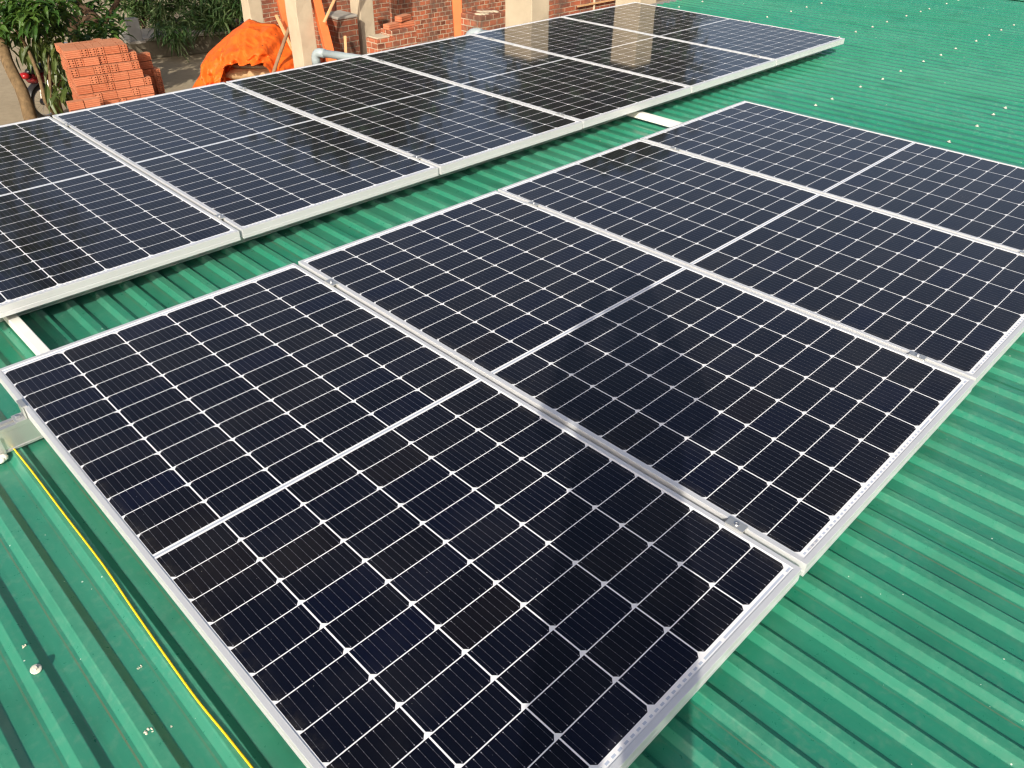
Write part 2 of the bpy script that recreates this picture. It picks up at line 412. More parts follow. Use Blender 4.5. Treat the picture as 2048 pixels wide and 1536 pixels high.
# ------------------------------------------------------------------ solar panels
def frame_mb():
    prof = [(.0000, -.0006), (.0006, 0), (.0132, 0), (.0138, -.0006), (.0138, -.0085), (.0022, -.0085), (.0022, -.0380), (.0280, -.0380), (.0280, -.0400), (.0000, -.0400), (.0000, -.0262), (.0010, -.0252), (.0010, -.0232), (0, -.0222)]
    vs = []; fs = []; n = len(prof)
    for cx, cy, sx, sy in ((0, 0, 1, -1), (PW, 0, -1, -1), (PW, -PL, -1, 1), (0, -PL, 1, 1)):
        for d, z in prof: vs.append((cx+sx*d, cy+sy*d, z))
    for i in range(4):
        j = (i+1) % 4
        for a in range(n): fs.append((i*n+a, i*n+(a+1)%n, j*n+(a+1)%n, j*n+a))
    return MB().add(vs, fs)
def label_mb():   # bar-code sticker in the margin: thin printed strokes
    mb = MB(); rng = random.Random(4); x = 0
    for r in range(2):
        x = 0
        while x < .040:
            wd = rng.choice((.0006, .0009, .0014)); mb.add([(x, -.0032*r, 0), (x+wd, -.0032*r, 0), (x+wd, -.0032*r-.0024, 0), (x, -.0032*r-.0024, 0)], [(0,3,2,1)]); x += wd + rng.choice((.0006, .0010))
    return mb
M_INK = simple('grey_print', (.30, .31, .36), .6, 0, .2, 200)
proto = thing('solar_panel', 'x', 'solar panel', (0, 0, 0))
mk('frame', frame_mb(), M_FRAME, proto)
gl = mk('cell_sheet', MB().box(.0121, PW-.0121, -PL+.0121, -.0121, -.0068, -.0021), M_CELL, proto)
PITCH_A, PITCH_B = 1.0546, 1.0532
order = ['first', 'second', 'third', 'fourth', 'fifth', 'sixth']
panelsA = []; panelsB = []
labA = ['nearest solar panel of the front row, filling the lower left foreground', 'second panel of the front row, with a bolted clamp at its lower left corner',
        'third panel of the front row, cut off by the right edge of the picture', 'farthest panel of the front row, its back corner standing alone on the green roof']
labB = ['leftmost panel of the back row, cut off by the left edge of the picture', 'second panel of the back row, right in front of the orange brick pile',
        'third panel of the back row, in front of the orange tarpaulin and bags', 'fourth panel of the back row, in front of the low brick ledge',
        'fifth panel of the back row, mirroring a pillar as a brown band', 'sixth and farthest panel of the back row, beside bare green roof']
first = True
def place_panel(x, y, z, rz, lab):
    global first
    o = proto if first else copy_tree(proto); first = False
    o.location = (x, y, z); o.rotation_euler = (0, 0, rz); o['label'] = lab; o['group'] = 'solar panels on the roof'
    return o
dA = [0, .0035, .0015, .0035]; zA = [0, .0012, .0004, .0008]
for i in range(4): panelsA.append(place_panel(i*PITCH_A, -dA[i]+.001*i, zA[i], 0, labA[i]))
QX, QY, QZ, QA = -.0142, .3781, .011, -.0011
dB = [0, .0015, -.001, .001, 0, .001]
for i in range(-1, 6):
    if i < 0: continue
    a = i*PITCH_B
    panelsB.append(place_panel(QX + cos(QA)*a, QY + PL + sin(QA)*a + dB[i], QZ, QA, labB[i]))
for p in (panelsA[1], panelsA[2]):
    s = mk('serial_label', label_mb(), M_INK, p, loc=(.052, -PL+.0235, -.0016))

# rails, bars, clamps
def rail_mb(L, h=.078, wd=.04):
    prof = [(-wd/2, 0), (wd/2, 0), (wd/2, .006), (.008, .008), (.008, h-.014), (wd/2, h-.012), (wd/2, h), (.006, h), (.006, h-.008), (-.006, h-.008), (-.006, h), (-wd/2, h), (-wd/2, h-.012), (-.0175, h-.014), (-.0175, .008), (-wd/2, .006)]
    n = len(prof); vs = [(0, y, z) for y, z in prof] + [(L, y, z) for y, z in prof]
    fs = [(i, (i+1)%n, n+(i+1)%n, n+i) for i in range(n)] + [tuple(range(n-1, -1, -1)), tuple(range(n, 2*n))]
    return MB().add(vs, fs)
RAILV = (.235, 1.918)
rl = ['aluminium rail under the front panel row, its end sticking out at left', 'aluminium mounting rail under the near side of the front panel row',
      'aluminium mounting rail under the far side of the back panel row', 'aluminium mounting rail under the near side of the back panel row']
for i, v in enumerate(RAILV):
    o = mk('mounting_rail', rail_mb(4.35 if i == 0 else 4.2), M_RAIL, loc=(-.14 if i == 0 else .01, -v, CREST+.0006)); tag(o, rl[i], 'rail', 'mounting rails under the panels')
for i, v in enumerate(RAILV):
    o = mk('mounting_rail', rail_mb(6.28, .0885), M_RAIL, loc=(QX+.01, QY+PL-v, CREST+.0006)); tag(o, rl[2+i], 'rail', 'mounting rails under the panels')
for x0, lab in ((.165, 'white painted bar bridging the gap between panel rows at far left'), (3.72, 'white painted bar bridging the gap between panel rows at far right')):
    m = MB(); m.box(-.0175, .0175, -.195, .70, 0, .038)
    o = mk('cross_bar', m, M_BAR, loc=(x0, 0, CREST+.001+.020), bevel=.003); tag(o, lab, 'bar', 'white bars between the panel rows')
    for yb in (-.14, .62):
        mk('bar_foot', MB().box(-.026, .026, yb-.02, yb+.02, -.0195, -.0002), M_RAIL, o)
def clamp_root():
    r = thing('mid_clamp', 'x', 'clamp')
    mk('clamp_plate', MB().box(-.0135, .0135, -.0245, .0245, .0003, .0042), M_RAIL, r, bevel=.0008)
    mk('clamp_body', MB().box(-.0072, -.0052, -.0225, .0225, -.036, .0003).box(.0052, .0072, -.0225, .0225, -.036, .0003), M_RAIL, r)
    mk('bolt', MB().lathe([(.0068, .0042), (.0068, .0062), (.0060, .0074), (.0040, .0074), (.0034, .0052)], 20), M_BOLT, r)
    return r
cl0 = clamp_root(); firstc = True
def put_clamp(x, y, z, rz, lab):
    global firstc
    o = cl0 if firstc else copy_tree(cl0); firstc = False
    o.location = (x, y, z); o.rotation_euler = (0, 0, rz); o['label'] = lab; o['group'] = 'mid clamps holding the panels'
for i in range(3):
    for v, wh in zip(RAILV, ('far', 'near')):
        put_clamp((i+1)*PITCH_A-(PITCH_A-PW)/2, -v, .0014, 0, f'silver clamp at the {wh} end of the gap between {order[i]} and {order[i+1]} front-row panels')
for i in range(5):
    a = (i+1)*PITCH_B-(PITCH_B-PW)/2
    for v, wh in zip(RAILV, ('far', 'near')):
        put_clamp(QX + a, QY + PL - v + sin(QA)*a, QZ+.0006, QA, f'silver clamp at the {wh} end of the gap between {order[i]} and {order[i+1]} back-row panels')
ec = thing('end_clamp', 'aluminium end clamp on the rail at the left edge of the nearest panel', 'clamp', (0, -RAILV[0], 0))
mk('clamp_plate', MB().box(-.0061, .0085, -.022, .022, .0004, .0042).box(-.0060, -.0022, -.022, .022, -.040, .0004).box(-.034, -.0062, -.022, .022, -.0405, -.0365), M_RAIL, ec, bevel=.0008)
mk('bolt', MB().lathe([(.0075, -.0364), (.0075, -.029), (.0065, -.028)], 6, (-.020, 0, 0)), M_BOLT, ec)
br = thing('rail_foot', 'white sealed bracket under the protruding rail end at left', 'bracket', (-.115, -RAILV[0]-.035, CREST))
fm = MB()
for i in range(5): fm.ell((.012*i-.03+.004*sin(i*3), -.006+.004*cos(i*5), .004), (.014, .013, .010), n=10, m=6)
mk('sealant', fm, M_BAR, br, True); mk('bracket', MB().box(-.03, .03, .011, .014, .0002, .055), M_RAIL, br)

# roofing screws
def screw_obj():
    m = MB().lathe([(.0110, 0), (.0114, .0016), (.0096, .0032), (.0064, .0038), (.0062, .0042)], 20)
    m.lathe([(.0046, .0042), (.0048, .0085), (.0040, .0092)], 6)
    return mk('roofing_screw', m, M_SCREW)
rows = {'s1': (-1.055, [4.716, 5.122, 5.448, 5.756, 6.11, 6.44, 6.77, 7.1], 'white capped roofing screw in the nearest of three screw rows beyond the front panels'),
        's2': (-.17, [4.805, 5.113, 5.539, 5.87, 6.169, 6.605, 6.944, 7.258, 7.671, 8.017, 8.281, 8.702, 9.03, 9.36], 'white capped roofing screw in the long middle row right of the back panels'),
        's3': (.70, [6.96, 7.276, 7.577, 7.867, 8.318, 8.63, 8.917, 9.367, 9.617], 'white capped roofing screw in the row past the free end of the back panels'),
        's4': (1.59, [6.62, 6.93, 7.268, 7.692, 8.011, 8.342, 8.67, 9.0], 'white capped roofing screw in the row beside the farthest panel'),
        's5': (2.47, [6.75, 7.08, 7.41, 7.74, 8.07, 8.4, 8.75], 'white capped roofing screw near the far eave of the green roof')}
sc0 = screw_obj(); fs_ = True
for key, (y, xs, lab) in rows.items():
    for x in xs:
        kk = round((x-RX0)/RP); xx = RX0 + kk*RP
        if key == 's4' and xx < 6.33: continue
        o = sc0 if fs_ else sc0.copy()
        if not fs_: COL.objects.link(o)
        fs_ = False
        o.location = (xx, y+random.Random(kk).uniform(-.008, .008), CREST+.0012); o.rotation_euler = (random.Random(kk+1).uniform(-.12, .12), random.Random(kk+2).uniform(-.12, .12), kk)
        tag(o, lab, 'screw', f'roofing screws, row {["one","two","three","four","five"][int(key[1])-1]}')
o = sc0.copy(); COL.objects.link(o); o.location = (RX0-RP+.002, -1.055, CREST+.0016); o.rotation_euler = (.25, -.12, .4)
tag(o, 'lone large roofing screw on the green roof at lower left', 'screw', 'roofing screws, left side')

# yellow string along the rib crest
pts = []
rng = random.Random(2)
for px, py in ((-70, 740), (-30, 815), (0, 862), (62, 940), (130, 1030), (205, 1128), (262, 1212), (330, 1310), (395, 1400), (450, 1467), (505, 1536), (600, 1655)):
    d = (CX*((px-1024)/F) + CY*((py-768)/F) + CZ); t = (CREST+.004-EYE.z)/d.z; p = EYE + d*t; pts.append(p)
fine = []
for i in range(len(pts)-1):
    for s in range(4):
        t = s/4; p0 = pts[max(i-1, 0)]; p1 = pts[i]; p2 = pts[i+1]; p3 = pts[min(i+2, len(pts)-1)]
        fine.append(.5*((2*p1) + (p2-p0)*t + (2*p0-5*p1+4*p2-p3)*t*t + (3*p1-p0-3*p2+p3)*t**3))
o = mk('string_line', MB().tube(fine, .0025, 8), M_STRING, smooth=True); tag(o, 'yellow string stretched along a roof rib left of the nearest panel', 'string')
def roof_z(x):
    d = abs((x-RX0+RP*40.5) % RP - RP/2)
    return CREST if d < .0118 else (VALLEY if d > .03 else CREST + (VALLEY-CREST)*(d-.0118)/(.03-.0118))
def crumb(px, py, r, lab, seed):
    d = (CX*((px-1024)/F) + CY*((py-768)/F) + CZ); z = CREST
    for _ in range(6):
        p = EYE + d*((z+.0015-EYE.z)/d.z); z = .5*z + .5*roof_z(p.x)
    p.z = roof_z(p.x)+.0005; rng = random.Random(seed); m = MB()
    for i in range(14): m.ell((rng.uniform(-r, r), rng.uniform(-r*.7, r*.7), rng.uniform(-.002, r*.1)), (r*rng.uniform(.12, .42), r*rng.uniform(.12, .4), r*rng.uniform(.1, .22)), n=6, m=4)
    tag(mk('mortar_crumb', m, M_CRUMB, smooth=False, loc=p), lab, 'debris', 'mortar crumbs on the roof')
crumb(298, 1461, .0085, 'biggest whitish mortar crumb on the roof at lower left', 1)
crumb(47, 1292, .005, 'small whitish crumb on the rib just above the lone roofing screw', 2)
crumb(342, 1452, .003, 'tiny white chip right of the biggest mortar crumb', 3)
crumb(278, 1333, .005, 'greyish crumb of grit between the lone screw and the yellow string', 4)

# ------------------------------------------------------------------ brick building under construction
def column(name, px, py, dep, sx, sy, top, label, mat=M_CONC, cat='pillar', group='concrete pillars of the unfinished building', rz=0):
    p = at(px, py, dep); m = MB(); rng = random.Random(int(px)); n = 14
    cs = []
    for i in range(n+1):
        z = (top-GZ)*i/n; j = [rng.uniform(-.006, .006) for _ in range(8)]
        cs.append([(-sx/2+j[0], -sy/2+j[1], z), (sx/2+j[2], -sy/2+j[3], z), (sx/2+j[4], sy/2+j[5], z), (-sx/2+j[6], sy/2+j[7], z)])
    vs = [v for r in cs for v in r]; fs = [(0,3,2,1), tuple(4*n+k for k in range(4))]
    for i in range(n):
        for k in range(4): fs.append((4*i+k, 4*i+(k+1)%4, 4*i+4+(k+1)%4, 4*i+4+k))
    m.add(vs, fs)
    o = mk(name, m, mat, loc=(p.x, p.y, GZ), bevel=.008); o.rotation_euler = (0, 0, rz); return tag(o, label, cat, group)
column('concrete_column', 506, 30, 11.5, .20, .22, .55, 'leftmost concrete pillar, rising behind the top of the orange tarpaulin')
column('concrete_column', 604, 60, 9.8, .225, .24, .55, 'concrete pillar right of the orange tarpaulin, behind the grey elbow pipe')
column('concrete_column', 727, 50, 10.5, .23, .21, .6, 'concrete pillar between the dark brick pier and the low brick ledge')
column('concrete_pier', 1054, 30, 8.4, .27, .40, .72, 'widest pale concrete pillar, beside the short brick pier')
column('concrete_pier', 1272, 2, 8.6, .30, .34, .85, 'pale concrete pillar whose foot shows past the farthest panel corner')
def wall(name, x0, x1, y, z1, label, mat, th=.2, cat='wall', z0=GZ, group=None):
    o = mk(name, MB().box(x0-(x0+x1)/2, x1-(x0+x1)/2, 0, th, 0, z1-z0), mat, loc=((x0+x1)/2, y, z0)); return tag(o, label, cat, group)
def yline(px, py, y):
    d = (CX*((px-1024)/F) + CY*((py-768)/F) + CZ); t = (y-EYE.y)/d.y; return (EYE + d*t)
wall('brick_wall', yline(505, 20, 10.4).x, yline(640, 20, 10.4).x, 10.4, .5, 'brick wall between the leftmost concrete pillar and the leaning orange post', M_BRICKWALL)
wall('brick_wall', yline(640, 20, 9.5).x-.1, yline(797, 20, 9.5).x+.5, 9.5, .45, 'brick wall with white mortar joints behind the low brick ledge', M_BRICKWALL)
wall('brick_wall', yline(795, 20, 8.0).x, yline(1030, 20, 8.0).x+.4, 8.0, .35, 'brick wall of brick ends behind the upright orange post', M_BRICKHEAD)
wall('brick_wall', yline(1090, 20, 5.9).x, yline(1262, 10, 5.9).x, 5.9, .9, 'red brick wall between the two widest concrete pillars', M_BRICKWALL)
# dark shaded brick pier with two timber slats, low ledges
p = at(688, 70, 10.2)
t = thing('brick_pier', 'dark shaded brick pier with a mortar cap left of the third concrete pillar', 'brick pier', (p.x, p.y, GZ))
zt = at(688, 30, 10.2).z - GZ
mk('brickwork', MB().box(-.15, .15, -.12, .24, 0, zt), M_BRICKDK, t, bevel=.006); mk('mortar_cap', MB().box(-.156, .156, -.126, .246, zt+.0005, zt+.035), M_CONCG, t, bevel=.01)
p = at(800, 75, 9.4); zt = at(800, 72, 9.4).z - GZ
t = thing('brick_ledge', 'low unfinished brick ledge topped with loose bricks, right of the third pillar', 'low wall', (p.x, p.y, GZ))
mk('brickwork', MB().box(-.34, .26, 0, .22, 0, zt), M_BRICKHEAD, t, bevel=.006); mk('upper_course', MB().box(-.12, .26, .002, .215, zt+.0005, zt+.072), M_BRICKHEAD, t, bevel=.005); mk('mortar_bed', MB().box(-.32, -.13, .02, .2, zt+.0005, zt+.02), M_CONC, t, bevel=.008)
lb = [(-.02, .11, zt+.108, .15, 'loose orange brick lying flat on the low brick ledge, left one'), (.17, .10, zt+.108, -.1, 'loose orange brick lying flat on the low brick ledge, right one'), (.15, .11, zt+.175, .3, 'topmost loose orange brick on the low brick ledge')]
for dx, dy, dz, rz, lab in lb:
    o = mk('solid_brick', MB().box(-.105, .105, -.05, .05, -.03, .03), M_CLAY, loc=(p.x+dx, p.y+dy, GZ+dz-.006), bevel=.004); o.rotation_euler = (0, 0, rz); tag(o, lab, 'brick', 'loose bricks on the low ledge')
p = at(974, 45, 8.9); zt = at(974, 24, 8.9).z - GZ
t = thing('brick_pier', 'short brick pier with a rough mortar top beside the widest concrete pillar', 'brick pier', (p.x, p.y, GZ))
mk('brickwork', MB().box(-.20, .22, -.10, .22, 0, zt), M_BRICKHEAD, t, bevel=.008)
mm = MB(); rng = random.Random(8)
for i in range(7): mm.ell((-.12+.042*i, rng.uniform(-.02, .12), zt+.001), (.035, .06, rng.uniform(.006, .014)), n=10, m=6)
mk('mortar_cap', mm, M_CONC, t, True)
# roof edge beam of the building and slab far above (out of the frame, mirrored in the panels)
# posts and timbers
def post(name, a, b, wd, mat, label, cat, ext0=0, ext1=0, dp=None, group=None):
    a = Vector(a); b = Vector(b); d = (b-a).normalized(); a = a - d*ext0; b = b + d*ext1
    L = (b-a).length; q = d.to_track_quat('Z', 'Y').to_matrix().to_4x4()
    m = MB().box(-wd/2, wd/2, -(dp or wd)/2, (dp or wd)/2, 0, L)
    o = mk(name, m, mat, bevel=.004); o.matrix_world = Matrix.Translation(a) @ q; return tag(o, label, cat, group)
def grounded(name, px0, py0, px1, py1, dep, wd, mat, label, cat, top=.5, dp=None, group=None):
    a = at(px0, py0, dep); b = at(px1, py1, dep)   # a low, b high
    d = (b-a).normalized()
    a2 = a + d*((GZ-a.z)/d.z); b2 = a + d*((top-a.z)/d.z)
    return post(name, a2, b2, wd, mat, label, cat, dp=dp, group=group)
gp = 'orange steel posts of the building site'
grounded('steel_post', 583, 80, 563, 0, 10.7, .125, M_ORANGE, 'orange steel post left of the second concrete pillar, above the tarpaulin', 'post', group=gp)
grounded('steel_post', 660, 110, 632, 0, 9.75, .10, M_ORANGE, 'orange steel post right against the pillar with the grey elbow pipe', 'post', dp=.14, group=gp)
grounded('steel_post', 917, 62, 913, 0, 9.2, .11, M_ORANGE, 'upright orange steel post in front of the wall of brick ends', 'post', group=gp)
grounded('steel_post', 672, 100, 668, 0, 10.6, .05, M_RUST, 'thin dark red post beside the dark brick pier', 'post', dp=.09)
gw = 'timber braces on the building site'
post('timber_brace', at(648, 45, 9.6), at(674, -12, 9.55), .04, M_WOOD, 'short pale timber brace against the orange post by the pillar', 'timber', dp=.02, group=gw, ext1=.5)
post('timber_brace', at(572, 72, 10.4), at(552, 30, 10.4), .04, M_WOOD, 'thin orange timber brace above the right end of the tarpaulin', 'timber', dp=.02, group=gw, ext0=.5)
post('timber_brace', at(664, 92, 10.3), at(679, 45, 10.3), .035, M_STICK, 'dark timber lath leaning left of the dark brick pier', 'timber', dp=.02, group=gw, ext0=1.0)
post('timber_brace', at(692, 110, 9.9), at(690, 72, 9.95), .035, M_WOOD, 'pale timber lath standing in front of the dark brick pier', 'timber', dp=.015, group=gw, ext0=1.2)
# grey pipes
def pipe(px, py, dep, r, label, down=1.6):
    p = at(px, py, dep); back = Vector((.30, -.95, 0)).normalized()
    t = thing('drain_pipe', label, 'pipe', (p.x, p.y, p.z-down), 0, 'grey drain pipes at the eave')
    L = []
    for i in range(7):
        a = pi/2*i/6; c = Vector((0, 0, 0)) + back*(r*1.7)
        L.append(Vector((0, 0, down)) + back*(r*1.7*(1-cos(a))) + Vector((0, 0, -r*1.7 + r*1.7*sin(a))))
    mk('down_pipe', MB().tube([(0, 0, 0), (0, 0, down-r*1.7-.03)], r, 18), M_PIPE, t, True)
    mk('elbow', MB().tube([Vector((0, 0, down-r*1.7-.06))] + L + [L[-1]+back*.05], r*1.16, 18), M_PIPE, t, True)
    mk('outlet_pipe', MB().tube([L[-1]+back*.03, L[-1]+back*.9], r, 18), M_PIPE, t, True)
pipe(630, 104, 6.9, .033, 'grey plastic drain pipe with an elbow in front of the second concrete pillar')
pipe(938, 66, 6.6, .040, 'grey plastic drain pipe showing as a hump in front of the short brick pier')
# thin conduit on the red wall
a = yline(1186, 10, 5.9); o = mk('conduit', MB().tube([(0, 0, 0), (0, 0, 3.3)], .018, 8), M_CONC, loc=(a.x, 5.878, GZ), smooth=True); tag(o, 'thin pale conduit running up the red brick wall', 'conduit')
m = MB(); z = a.z
for dz in (0, .16): m.box(-.55, .55, -.012, .012, dz, dz+.02)
o = mk('wall_batten', m, M_WOOD, loc=(a.x+.15, 5.86, z+.02)); tag(o, 'pair of thin pale battens across the red brick wall', 'batten')

# ------------------------------------------------------------------ hollow brick pile
def hollow_brick_mesh():
    Lb, Wb, Hb = .190, .097, .101
    cu = bpy.data.curves.new('b', 'CURVE'); cu.dimensions = '2D'; cu.fill_mode = 'BOTH'; cu.extrude = Lb/2; cu.resolution_u = 1
    def poly(pts):
        s = cu.splines.new('POLY'); s.points.add(len(pts)-1); s.use_cyclic_u = True
        for q, (x, y) in zip(s.points, pts): q.co = (x, y, 0, 1)
    poly([(-Wb/2, -Hb/2), (Wb/2, -Hb/2), (Wb/2, Hb/2), (-Wb/2, Hb/2)])
    for i in (-1, 1):
        for j in (-1, 0, 1):
            poly([(i*.0240+.0098*cos(2*pi*k/10), j*.032+.0092*sin(2*pi*k/10)) for k in range(10)])
    tmp = bpy.data.objects.new('tmp', cu); COL.objects.link(tmp)
    dg = bpy.context.evaluated_depsgraph_get(); me = bpy.data.meshes.new_from_object(tmp.evaluated_get(dg)); bpy.data.objects.remove(tmp)
    # curve x -> y (width), curve y -> z (height), curve z -> x (length)
    for v in me.vertices: x, y, z = v.co; v.co = (z, x, y)
    me.polygons.foreach_set('use_smooth', [False]*len(me.polygons)); me.materials.clear(); me.materials.append(M_CLAY); me.name = 'hollow_brick'
    return me
BM = hollow_brick_mesh()
PR = -.147; pc = at(191, 95, 10.7)
PX = Vector((cos(PR), sin(PR), 0)); PYv = Vector((-sin(PR), cos(PR), 0))
ztop = pc.z; nlay = int((ztop-GZ)/.104); hz = (ztop-GZ)/nlay
def hbrick(loc, rz, lab, grp, rx=0, ry=0):
    o = bpy.data.objects.new('hollow_brick', BM); COL.objects.link(o); o.location = loc; o.rotation_euler = (rx, ry, rz); tag(o, lab, 'brick', grp)
GB = 'hollow bricks stacked in the pile'
rng = random.Random(11)
pat = ['SHHHSHH', 'HHSHSHH', 'HSHHHSS', 'SHHHSSH', 'SSHSSH', 'SHSSHS', 'HSSHSSH', 'SSHSHSH', 'HSSSHS', 'SSHHSSH', 'SSSHHS']
x0 = -.40
for k in range(nlay):
    zc = ztop - hz*(k+.5); wd = (.79, .89, .93, .94, .96, .98)[min(k, 5)]; fy = (0, -.012, -.075, -.10, -.105, -.14)[min(k, 5)]
    vis = 8 if k < 9 else 12
    for row in range(3):
        x = x0 + (rng.uniform(-.01, .01)); seq = pat[(k+row*3) % len(pat)]; i = 0
        while x < x0 + wd - .06:
            ch = seq[i % len(seq)]; i += 1
            if x + .19 > x0 + wd + .03: ch = 'H'
            if ch == 'S':
                for dd in (.049, .150) if row < 2 else (.049,):
                    loc = pc + PX*(x+.097) + PYv*(fy + row*.205 + rng.uniform(-.008, .008) + dd); loc.z = zc
                    hbrick(loc, PR+rng.uniform(-.03, .03), 'orange hollow brick lying lengthways in the big brick pile', GB)
                x += .196
            else:
                loc = pc + PX*(x+.050) + PYv*(fy + row*.205 + rng.uniform(-.014, .008) + .10); loc.z = zc
                hbrick(loc, PR+pi/2+rng.uniform(-.03, .03), 'orange hollow brick with its six holes facing out of the big brick pile', GB)
                x += .1025
GL = 'spare hollow bricks around the pile'
bl = pc + PX*(-.50) + PYv*(-.34); nl = int((at(120, 205, 10.4).z-GZ)/hz)
for k in range(nl):
    for j in range(2):
        loc = bl + PX*(.2*j); loc.z = GZ + hz*(k+.5); hbrick(loc, PR+.05*j, 'orange hollow brick in the short stack at the left foot of the pile', GL)
for k in range(11):
    for j in range(2):
        loc = pc + PX*(.66+.11*j) + PYv*(.38); loc.z = GZ + hz*(k+.5)
        if k > 8 and j == 1: continue
        hbrick(loc, PR+.15+pi/2*(j % 2), 'shaded hollow brick in the side stack right of the brick pile', GL)
for k in range(6):
    for j in range(3):
        loc = pc + PX*(.66+.11*j) + PYv*(-.22); loc.z = GZ + hz*(k+.5); hbrick(loc, PR+pi/2, 'hollow brick in the low stack between pile and orange tarpaulin', GL)

# ------------------------------------------------------------------ tarpaulin over cement bags
TO = at(500, 165, 10.7); TR = Vector((.709, -.705, 0)); TN = Vector((-.71, -.704, 0))
SX, SZ = 150.0, 163.0
def interp(tab, a):
    for (a0, b0), (a1, b1) in zip(tab, tab[1:]):
        if a <= a1:
            s = (a-a0)/(a1-a0) if a1 > a0 else 0; s = max(0, min(1, s)); return b0 + (b1-b0)*s
    return tab[-1][1]
topT = [((x-490)/SX, (165-y)/SZ) for x, y in ((394, 128), (402, 112), (420, 98), (455, 70), (480, 54), (495, 44), (520, 51), (548, 53), (562, 66), (576, 82), (592, 92), (612, 104), (640, 118))]
botT = [((x-490)/SX, (165-y)/SZ + (.13 if 462 < x < 640 else 0)) for x, y in ((394, 215), (430, 210), (448, 190), (466, 170), (472, 140), (482, 123), (525, 119), (558, 121), (567, 142), (572, 152), (580, 141), (587, 134), (592, 136), (610, 150), (640, 170))]
NA, NT = 130, 84; vs = []; fs = []
a0, a1 = topT[0][0], topT[-1][0]
for i in range(NA+1):
    a = a0 + (a1-a0)*i/NA; T = interp(topT, a); B = interp(botT, a)
    for j in range(NT+1):
        t = j/NT
        if t < .25:      # back half, hanging behind
            s = 1-t/.25; b = T - .9*s - .02; c = -.38 - .28*s**.7
        else:
            s = (t-.25)/.75; b = T + (B-T)*(s**1.25); c = -.38 + .86*(s**.75)
            if a < -.25: c -= .12*s
        def rdg(v): return 1-2*abs(noise.noise(v))
        left = max(0, min(1, (-.12-a)/.25))
        fold = rdg(Vector((a*2.6+b*1.4, b*1.7, 3)))*.11 + rdg(Vector((a*5-b*4, b*4.5, 8)))*.16 + rdg(Vector((a*10+b*6, b*8, 14)))*.095 + noise.noise(Vector((a*22, b*22, 5)))*.012
        fold += left*(rdg(Vector((a*9+b*2.2, b*.9, 40)))*.12)
        edge = min(1, max(.25, (T-b)*4+.3))
        c += fold*edge; b += noise.noise(Vector((a*8, b*8, 21)))*.022*edge; aa = a + noise.noise(Vector((a*6, b*6, 31)))*.035*edge
        vs.append(TR*aa + Vector((0, 0, b)) + TN*c)
for i in range(NA):
    for j in range(NT):
        q = i*(NT+1)+j; fs.append((q, q+NT+1, q+NT+2, q+1))
zb = TO.z
o = mk('tarpaulin', MB().add(vs, fs), M_TARP, smooth=True, loc=TO); tag(o, 'crumpled orange tarpaulin draped over cement bags', 'tarpaulin')
m_ = o.modifiers.new('thick', 'SOLIDIFY'); m_.thickness = .004
def bag_mb(lx, ly, lz, seed):
    vs = []; fs = []; n = 12; m = 10
    for sgn in (1, -1):
        for i in range(n+1):
            for j in range(m+1):
                x = -1+2*i/n; y = -1+2*j/m
                e = max(0, (1-abs(x)**5))*max(0, (1-abs(y)**5)); h = lz/2*(.22+.78*e**.4)*sgn
                w_ = noise.noise(Vector((x*2.5, y*2.5, seed+sgn)))*.012
                vs.append((x*lx/2*(1-.04*(1-abs(y))*0), y*ly/2, h + w_))
    N = (n+1)*(m+1)
    for s in range(2):
        for i in range(n):
            for j in range(m):
                q = s*N+i*(m+1)+j; f = (q, q+m+1, q+m+2, q+1); fs.append(f if s == 0 else f[::-1])
    ring = [i*(m+1) for i in range(n+1)] + [n*(m+1)+j for j in range(1, m+1)] + [i*(m+1)+m for i in range(n-1, -1, -1)] + [j for j in range(m-1, 0, -1)]
    for a_, b_ in zip(ring, ring[1:]+ring[:1]): fs.append((a_, b_, N+b_, N+a_))
    return MB().add(vs, fs)
TRZ = atan2(TR.y, TR.x)
btop = zb + (165-122)/SZ; nb = 9; bh = (btop-GZ)/nb
labs = ['top tan cement bag showing under the orange tarpaulin', 'second tan cement bag down under the orange tarpaulin', 'third tan cement bag down, just above the panel edge']
for k in range(nb):
    c = TO + TR*(.17+.03*((k*7) % 3-1)) + TN*(.16+.02*((k*5) % 3)); c.z = btop - bh*(k+.5)
    o = mk('cement_bag', bag_mb(.66-.02*(k % 2), .46, bh*1.02, k*3.7), M_BAG, smooth=True, loc=c); o.rotation_euler = (0, 0, TRZ+.10-.07*k*(-1)**k*.4)
    tag(o, labs[k] if k < 3 else 'tan cement bag low in the stack under the orange tarpaulin', 'cement bag', 'cement bags under the tarpaulin')
c = TO + TR*.17 + TN*.17; c.z = btop + .002
o = mk('plank', MB().box(-.26, .24, -.16, .17, 0, .035), M_PLANK, loc=c, bevel=.004); o.rotation_euler = (0, .03, TRZ+.05); tag(o, 'grey weathered board on top of the cement bags', 'board')
# leaning stick
a = at(545, 150, 9.95); b = at(592, 14, 10.02); d = (b-a).normalized(); lo = a + d*((GZ-a.z)/d.z); pts = []
for i in range(14):
    t = i/13; p = lo.lerp(b + d*.25, t); pts.append(p + Vector((noise.noise(Vector((t*4, 0, 0))), noise.noise(Vector((t*4, 5, 0))), 0))*.02)
org = Vector((lo.x, lo.y, GZ)); o = mk('wooden_stick', MB().tube([p-org for p in pts], [.027-.006*i/13 for i in range(14)], 9), M_STICK, smooth=True, loc=org); tag(o, 'crooked brown stick leaning across the orange tarpaulin against the pillar', 'stick')

